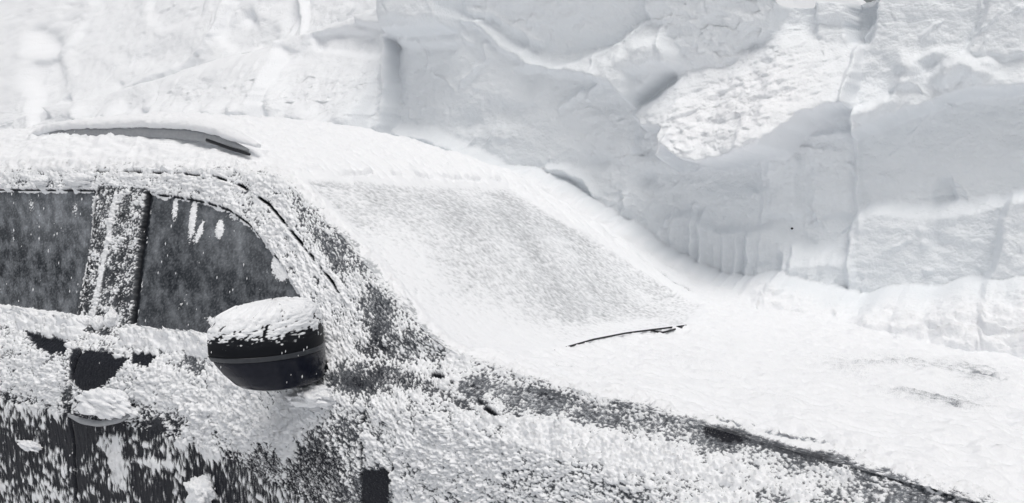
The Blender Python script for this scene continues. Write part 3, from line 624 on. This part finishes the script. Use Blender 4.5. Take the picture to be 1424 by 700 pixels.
# upper right overhang and tumbled slope below it
ext([(906, -400), (1100, -400), (1092, 16), (1076, 52), (1040, 62), (1018, 84), (1000, 98), (960, 96), (936, 98), (926, 40), (908, 30)], .09, .016, bot=[(900, 110), (1100, 110)], bw=.36)
SL = [(884, 162), (920, 132), (955, 99), (1006, 98), (1020, 84), (1042, 60), (1076, 54), (1090, 22), (1140, 16), (1202, 62), (1200, 110), (1194, 152), (1140, 166), (1118, 188), (1100, 210), (1050, 222), (1005, 232), (975, 226), (955, 210), (944, 236), (938, 182), (900, 178)]
ext(SL, .30, .010, top=[(880, 150), (955, 98), (1006, 90), (1042, 70), (1090, 34), (1205, 40)], tw=.42)
ext([(1138, 4), (1176, 5), (1196, 60), (1150, 66), (1136, 50)], .06, .010, bot=[(1130, 70), (1200, 70)], bw=.12)
ext([(1184, -2), (1224, 4), (1218, 62), (1188, 62), (1180, 30)], -.08, .008); mound((1203, 46), 5, 7, .05)
# right: sawn blocks
RT = [(1200, 62), (1222, 0), (1230, -100), (1900, -100), (1900, 70), (1424, 127), (1380, 130), (1330, 137), (1290, 150), (1240, 172), (1190, 192), (1196, 140)]
ext(RT, .07, .007)
ext([(1190, 194), (1240, 174), (1290, 152), (1330, 138), (1424, 128), (1900, 70), (1900, -60), (1190, 20)], .07, .007, top=[(1190, 120), (1424, 70), (1900, 10)], tw=.20)
crease([(1378, 4), (1368, 36), (1346, 82)], -.022, .008); ext([(1370, 6), (1440, 0), (1900, -60), (1900, 60), (1400, 84), (1346, 80), (1364, 42)], .022, .005)
for c, rx, ry, a, ro in [((1272, 100), 16, 20, .06, -25), ((1262, 122), 12, 10, .05, 0), ((1335, 95), 22, 14, .07, -20), ((1320, 112), 16, 10, .05, -20), ((1362, 106), 18, 14, .06, 0), ((1300, 82), 24, 6, .03, -15), ((1215, 160), 20, 10, .05, -20), ((1250, 145), 20, 10, .04, -20), ((1375, 92), 10, 6, .03, 10)]: mound(c, rx, ry, a, ro)
crease([(1198, 66), (1192, 130), (1193, 200), (1197, 250), (1190, 300)], .030, .008)
ext([(1190, 440), (1187, 316), (1194, 298), (1222, 282), (1292, 288), (1345, 282), (1424, 265), (1900, 210), (1900, 440)], .075, .010, top=[(1180, 298), (1192, 286), (1222, 276), (1292, 281), (1345, 275), (1424, 258), (1900, 200)], tw=.05)
ext([(1298, 288), (1306, 250), (1324, 246), (1332, 284)], -.025, .006); mound((1287, 336), 4, 4, .025); mound((1310, 328), 12, 14, -.015)
ext([(1410, 270), (1480, 262), (1700, 262), (1700, 520), (1372, 520), (1380, 385), (1392, 345), (1400, 300)], .08, .012)
ext([(1100, 342), (1192, 338), (1192, 440), (1090, 440)], .07, .014, top=[(1090, 336), (1200, 332)], tw=.09)
ext([(1062, 190), (1108, 186), (1112, 300), (1066, 300)], .022, .010); ext([(1126, 185), (1186, 180), (1184, 300), (1130, 300)], .014, .012)
crease([(944, 238), (956, 214), (962, 184)], .035, .008); crease([(1058, 222), (1062, 312)], .022, .007)
mound((1030, 248), 44, 20, -.05); mound((900, 250), 14, 14, -.04); mound((890, 200), 10, 20, -.02)
for k, (x_, y0_, y1_) in enumerate([(942, 290, 340), (966, 278, 390), (978, 290, 400), (1012, 318, 420), (1030, 316, 410), (1046, 322, 420), (1062, 330, 410), (1095, 345, 400), (1112, 336, 400)]): crease([(x_, y0_), (x_+2, (y0_+y1_)/2), (x_-3, y1_)], .022+.006*(k % 3), .010)
ext([(928, 304), (960, 296), (985, 312), (1010, 320), (1080, 314), (1100, 334), (1160, 348), (1160, 460), (880, 460), (900, 350)], .035, .016)
K = np.array([1, 4, 6, 4, 1])/16.
for _ in range(2):
    Dp = np.pad(D, 2, mode='edge'); D = sum(K[i]*Dp[i:i+D.shape[0], 2:-2] for i in range(5)); Dp = np.pad(D, 2, mode='edge'); D = sum(K[i]*Dp[2:-2, i:i+D.shape[1]] for i in range(5))
def local(c, rad, f):
    i = np.where(np.abs(XW-c[0]) < rad)[0]
    if len(i) < 2: return
    s_ = slice(i[0], i[-1]+1); D[s_] += f(wx[s_]-c[0], wz[s_]-c[1])
for k in range(150):                                                   # shovel nicks, pits and stuck crumbs
    c = wq([(RNG.uniform(0, 1424), RNG.uniform(0, 420))])[0]; an = RNG.uniform(.5, 2.6); ln = RNG.uniform(.02, .07); am = RNG.choice([-1, 1, 1])*RNG.uniform(.004, .011); wd_ = RNG.uniform(.004, .010)
    if k % 3 == 0: local(c, .06, lambda x, z: am*1.4*np.exp(-((x/(wd_*1.6))**2+(z/(wd_*1.2))**2)))
    else: local(c, .12, lambda x, z: am*np.exp(-((x*math.sin(an)-z*math.cos(an)+3*(x*x+z*z))/wd_)**2-((x*math.cos(an)+z*math.sin(an))/ln)**4))
D = D*1.22+.014*fbm(wx/.15, wz/.11, 4, 357, .55)*(1-.6*wsp((600, 130), 60, 60))*(1-.7*wsp((1310, 220), 120, 50))
# roughness: chipped, fibrous or smooth by area
rough = np.clip(fbm(U/.35, ZW/.25, 3, 361)*2., 0, 1)
ch = facets(wx/.075, wz/.055, 411, 1.5)+.6*facets(wx/.035, wz/.028, 415, 1.5)
chip = np.clip(.9*wsp((460, 140), 110, 46)+1.3*wsp((990, 30), 110, 70)+.5*wsp((860, 260), 60, 60)+.6*wsp((1320, 100), 80, 36)+.5*wsp((1400, 340), 40, 60)+.3*wsp((330, 150), 120, 30)+.6*wsp((900, 240), 60, 90)+.35*wsp((660, 170), 90, 60)+.35*wsp((720, 30), 80, 30), 0, 1)
D += .008*chip*ch+.026*chip*fbm(wx/.10, wz/.085, 4, 335)
fl = wsp((1030, 360), 110, 60); D += .020*fl*fbm(U/.03, ZW/.35, 4, 311)
sl = np.clip(1.3*wsp((1050, 150), 130, 70, -15), 0, 1)
rp_ = fbm((U+.8*ZW)/.15, (ZW-.35*U)/.042, 4, 321); D += sl*(.024*rp_+.026*fbm(wx/.12, wz/.08, 5, 322, .58)+.010*blobs(wx/.05, wz/.035, 325)+.003*ch)
D += LEFT*(.035*fbm(U/.40, ZW/.25, 4, 343, .42)+.008*rough*fbm(wx/.11, wz/.08, 4, 345))
D += .0022*fbm(wx/1.2+.3*wz, wz/.020, 3, 352)*np.clip(.4+2*fbm(U/.5, ZW/.3, 2, 354), 0, 1)-.012*np.abs(fbm(wx/.26, wz/.16, 3, 356))
D += .010*fbm(U/.30, ZW/.22, 4, 351)-.007*np.abs(fbm(wx/.12, wz/.09, 4, 353, .55))+.0042*fbm(U/.05, ZW/.035, 4, 355, .5)+.0012*fbm(U/.010, ZW/.010, 2, 359)
D += rough*(.008*fbm(wx/.05, wz/.04, 3, 365)+.004*ch)
# bank of slumped snow along the foot of the wall, lapping over the far side of the car
lift = np.interp(XW, [-8, .6, 1.25, 1.42, 1.55, 1.68, 1.83, 2.05, 2.27, 2.5, 3, 4], [.05, .04, .05, .05, .11, .08, .09, .15, .23, .24, .28, .3])
ybk = foot_y(XW)
zb = (Ze(XW)+lift)[:, None]+(.018*fbm(U/.16, 0*U+3, 4, 371)*sst(1.5, 1.3, U)+.04*sst(1.3, 1.6, U)*fbm(U/.19, 0*U+3, 1, 371))+.03*sst(1.4, 1.6, U)*np.abs(fbm(U/.22, 0*U+8, 2, 373))+.010*fbm(U/.03, 0*U+5, 2, 372)*sst(1.5, 1.25, U)
q = np.clip((zb-ZW)/np.interp(XW, [0, 1.3, 1.6, 3], [.06, .09, .15, .20])[:, None], 0, 1)
lip = .5*q+.5*np.sqrt(np.clip(1-(1-q)**2, 0, 1))
YB = Y0-D
run = ZW-(YB-ybk[:, None])*lip                                         # length along the slope, for the lumps
goal = ybk[:, None]+0*U
lum = .7*fbm(U/.16, run/.13, 5, 375, .6)+.5*fbm(U/.05, run/.045, 4, 376)+.55*blobs(U/.11+.3*fbm(U/.1, run/.1, 2, 380), run/.09, 377)*np.clip(fbm(U/.3, run/.3, 2, 379)+.5, 0, 1)+.10*blobs(U/.03, run/.028, 383)
YS = YB*(1-lip)+np.minimum(goal, YB)*lip-.020*lum*sst(0, .3, q)
ZS = ZW+np.interp(XW, [1.2, 1.5], [.012, .044])[:, None]*lum*sst(0, .85, q)
PW = np.stack([U, YS, ZS], -1)
# carry the sheet back over the top of the wall
nb = 34; back = np.linspace(0, 1, nb+1)[1:]**1.6*3.
Ub = np.repeat(XW[:, None], nb, 1); Zb = ztop[:, None]+.05*fbm(Ub/.4, back[None]/.4+0*Ub, 3, 381)*sst(0, .3, back)[None]-.02*np.exp(-back/.05)[None]
Yb = YS[:, -1:]+back[None]
PW = np.concatenate([PW, np.stack([Ub, Yb, Zb], -1)], 1)
Fw = grid_faces(len(XW), PW.shape[1])
fresh_and_fog = np.concatenate([np.clip(np.maximum(sst(0, .5, q+.3*fbm(U/.05, ZW/.05, 3, 391)), np.maximum(sl, .75*LEFT)+.4*fbm(U/.12, ZW/.1, 4, 393)*(sl > .1)), 0, 1), np.ones_like(Ub)], 1)  # slumped snow is whiter; the LEFT term paints fog brightness into the colour
wall = np_mesh('snow_wall', PW.reshape(-1, 3), Fw, WALLSNOW, None, {'fresh_and_fog': fresh_and_fog.ravel()}); tag(wall, 'high wall of cut packed snow rising right behind the car', 'snow wall', None, 'thing')
# small dark speck in the face
k = on_w([(1101, 318)])[0]; ix = np.argmin(abs(XW-k[0])); iz = np.argmin(abs(ZW[ix]-k[2]))
tag(lump('stone', (k[0], YS[ix, iz]-.001, k[2]), (.0045, .004, .004), BLACK, 3, .3, res=12), 'tiny black stone stuck in the smooth face of the snow wall', 'stone')

# ------------------------------------------------------------------ ground
gx = np.concatenate([-np.geomspace(400, 4, 40), np.linspace(-3.8, 5.8, 160), np.geomspace(6, 400, 40)]); gy = np.concatenate([-np.geomspace(400, 4, 40), np.linspace(-3.8, 2.4, 120), np.geomspace(2.6, 400, 40)])
GX, GY = np.meshgrid(gx, gy, indexing='ij')
near = np.exp(-(np.clip(np.abs(GX-.6)-2.2, 0, 9)/.5)**2)*np.exp(-(np.clip(np.abs(GY-.9)-.85, 0, 9)/.5)**2)
GZ = .05+.30*near+.05*fbm(GX/.7, GY/.7, 4, 401)*np.exp(-np.hypot(GX, GY)/30)
tag(np_mesh('ground', np.stack([GX, GY, GZ], -1).reshape(-1, 3), grid_faces(len(gx), len(gy)), LOOSE), kind='structure')

# ------------------------------------------------------------------ falling snow
fl_v, fl_f = [], []
ico = [(0, 0, 1), (.9, 0, .1), (0, .9, -.1), (-.9, 0, .1), (0, -.9, -.1), (0, 0, -1)]
icf = [(0, 1, 2), (0, 2, 3), (0, 3, 4), (0, 4, 1), (5, 2, 1), (5, 3, 2), (5, 4, 3), (5, 1, 4)]
for _ in range(420):
    px, py, dist = RNG.uniform(-120, 560), RNG.uniform(250, 780), RNG.uniform(1.1, 2.6)
    c = CAM+ray([(px, py)])[0]*dist
    if c[1] > -.02: continue
    r = RNG.uniform(.0006, .0016); b = len(fl_v); ax = np.array([.35, 0, 1.3])
    for q in ico: fl_v.append(c+r*np.array(q)+ax*r*q[2])
    fl_f += [tuple(b+i for i in f) for f in icf]
tag(bm_mesh('falling_snow', fl_v, fl_f, LOOSE), 'fine snowflakes drifting in the air before the car', 'snowflakes', kind='stuff')

# ------------------------------------------------------------------ light
wd = bpy.data.worlds.new('World'); S.world = wd; wd.use_nodes = True; nt = wd.node_tree
EL, AZ = 67., 0.
sky = nt.nodes.new('ShaderNodeTexSky'); sky.sky_type = 'NISHITA'; sky.sun_disc = False; sky.dust_density = 7; sky.air_density = 1.6; sky.ozone_density = 1
hsv = nt.nodes.new('ShaderNodeHueSaturation'); hsv.inputs['Saturation'].default_value = .42
bg = nt.nodes['Background']; bg.inputs['Strength'].default_value = .12
nt.links.new(sky.outputs[0], hsv.inputs['Color']); nt.links.new(hsv.outputs[0], bg.inputs['Color'])
sd = np.array([.30, -.34, 0.]); sd /= np.linalg.norm(sd); sd = sd*math.cos(math.radians(EL))+np.array([0, 0, math.sin(math.radians(EL))])
sky.sun_elevation = math.radians(EL); sky.sun_rotation = math.atan2(sd[0], sd[1])
L = bpy.data.lights.new('sun', 'SUN'); L.energy = 1.5; L.angle = math.radians(32); L.color = (1, .99, .975)
lo = bpy.data.objects.new('sun', L); COL.objects.link(lo)
from mathutils import Vector, Matrix
lo.rotation_euler = Vector(sd).to_track_quat('Z', 'Y').to_euler(); lo.location = (0, 0, 8)

cam = bpy.data.cameras.new('camera'); co = bpy.data.objects.new('camera', cam); COL.objects.link(co)
M = Matrix.Identity(4)
for k in range(3): M[k][0], M[k][1], M[k][2], M[k][3] = AR[k], AU[k], -AF[k], CAM[k]
co.matrix_world = M; cam.sensor_width = 36; cam.lens = 36*FPX/W0; cam.clip_end = 2000; cam.clip_start = .05
S.camera = co
S.view_settings.view_transform = 'Standard'; S.view_settings.look = 'None'; S.view_settings.exposure = -.57; S.view_settings.gamma = 1
S.cycles.max_bounces = 8; S.cycles.diffuse_bounces = 5
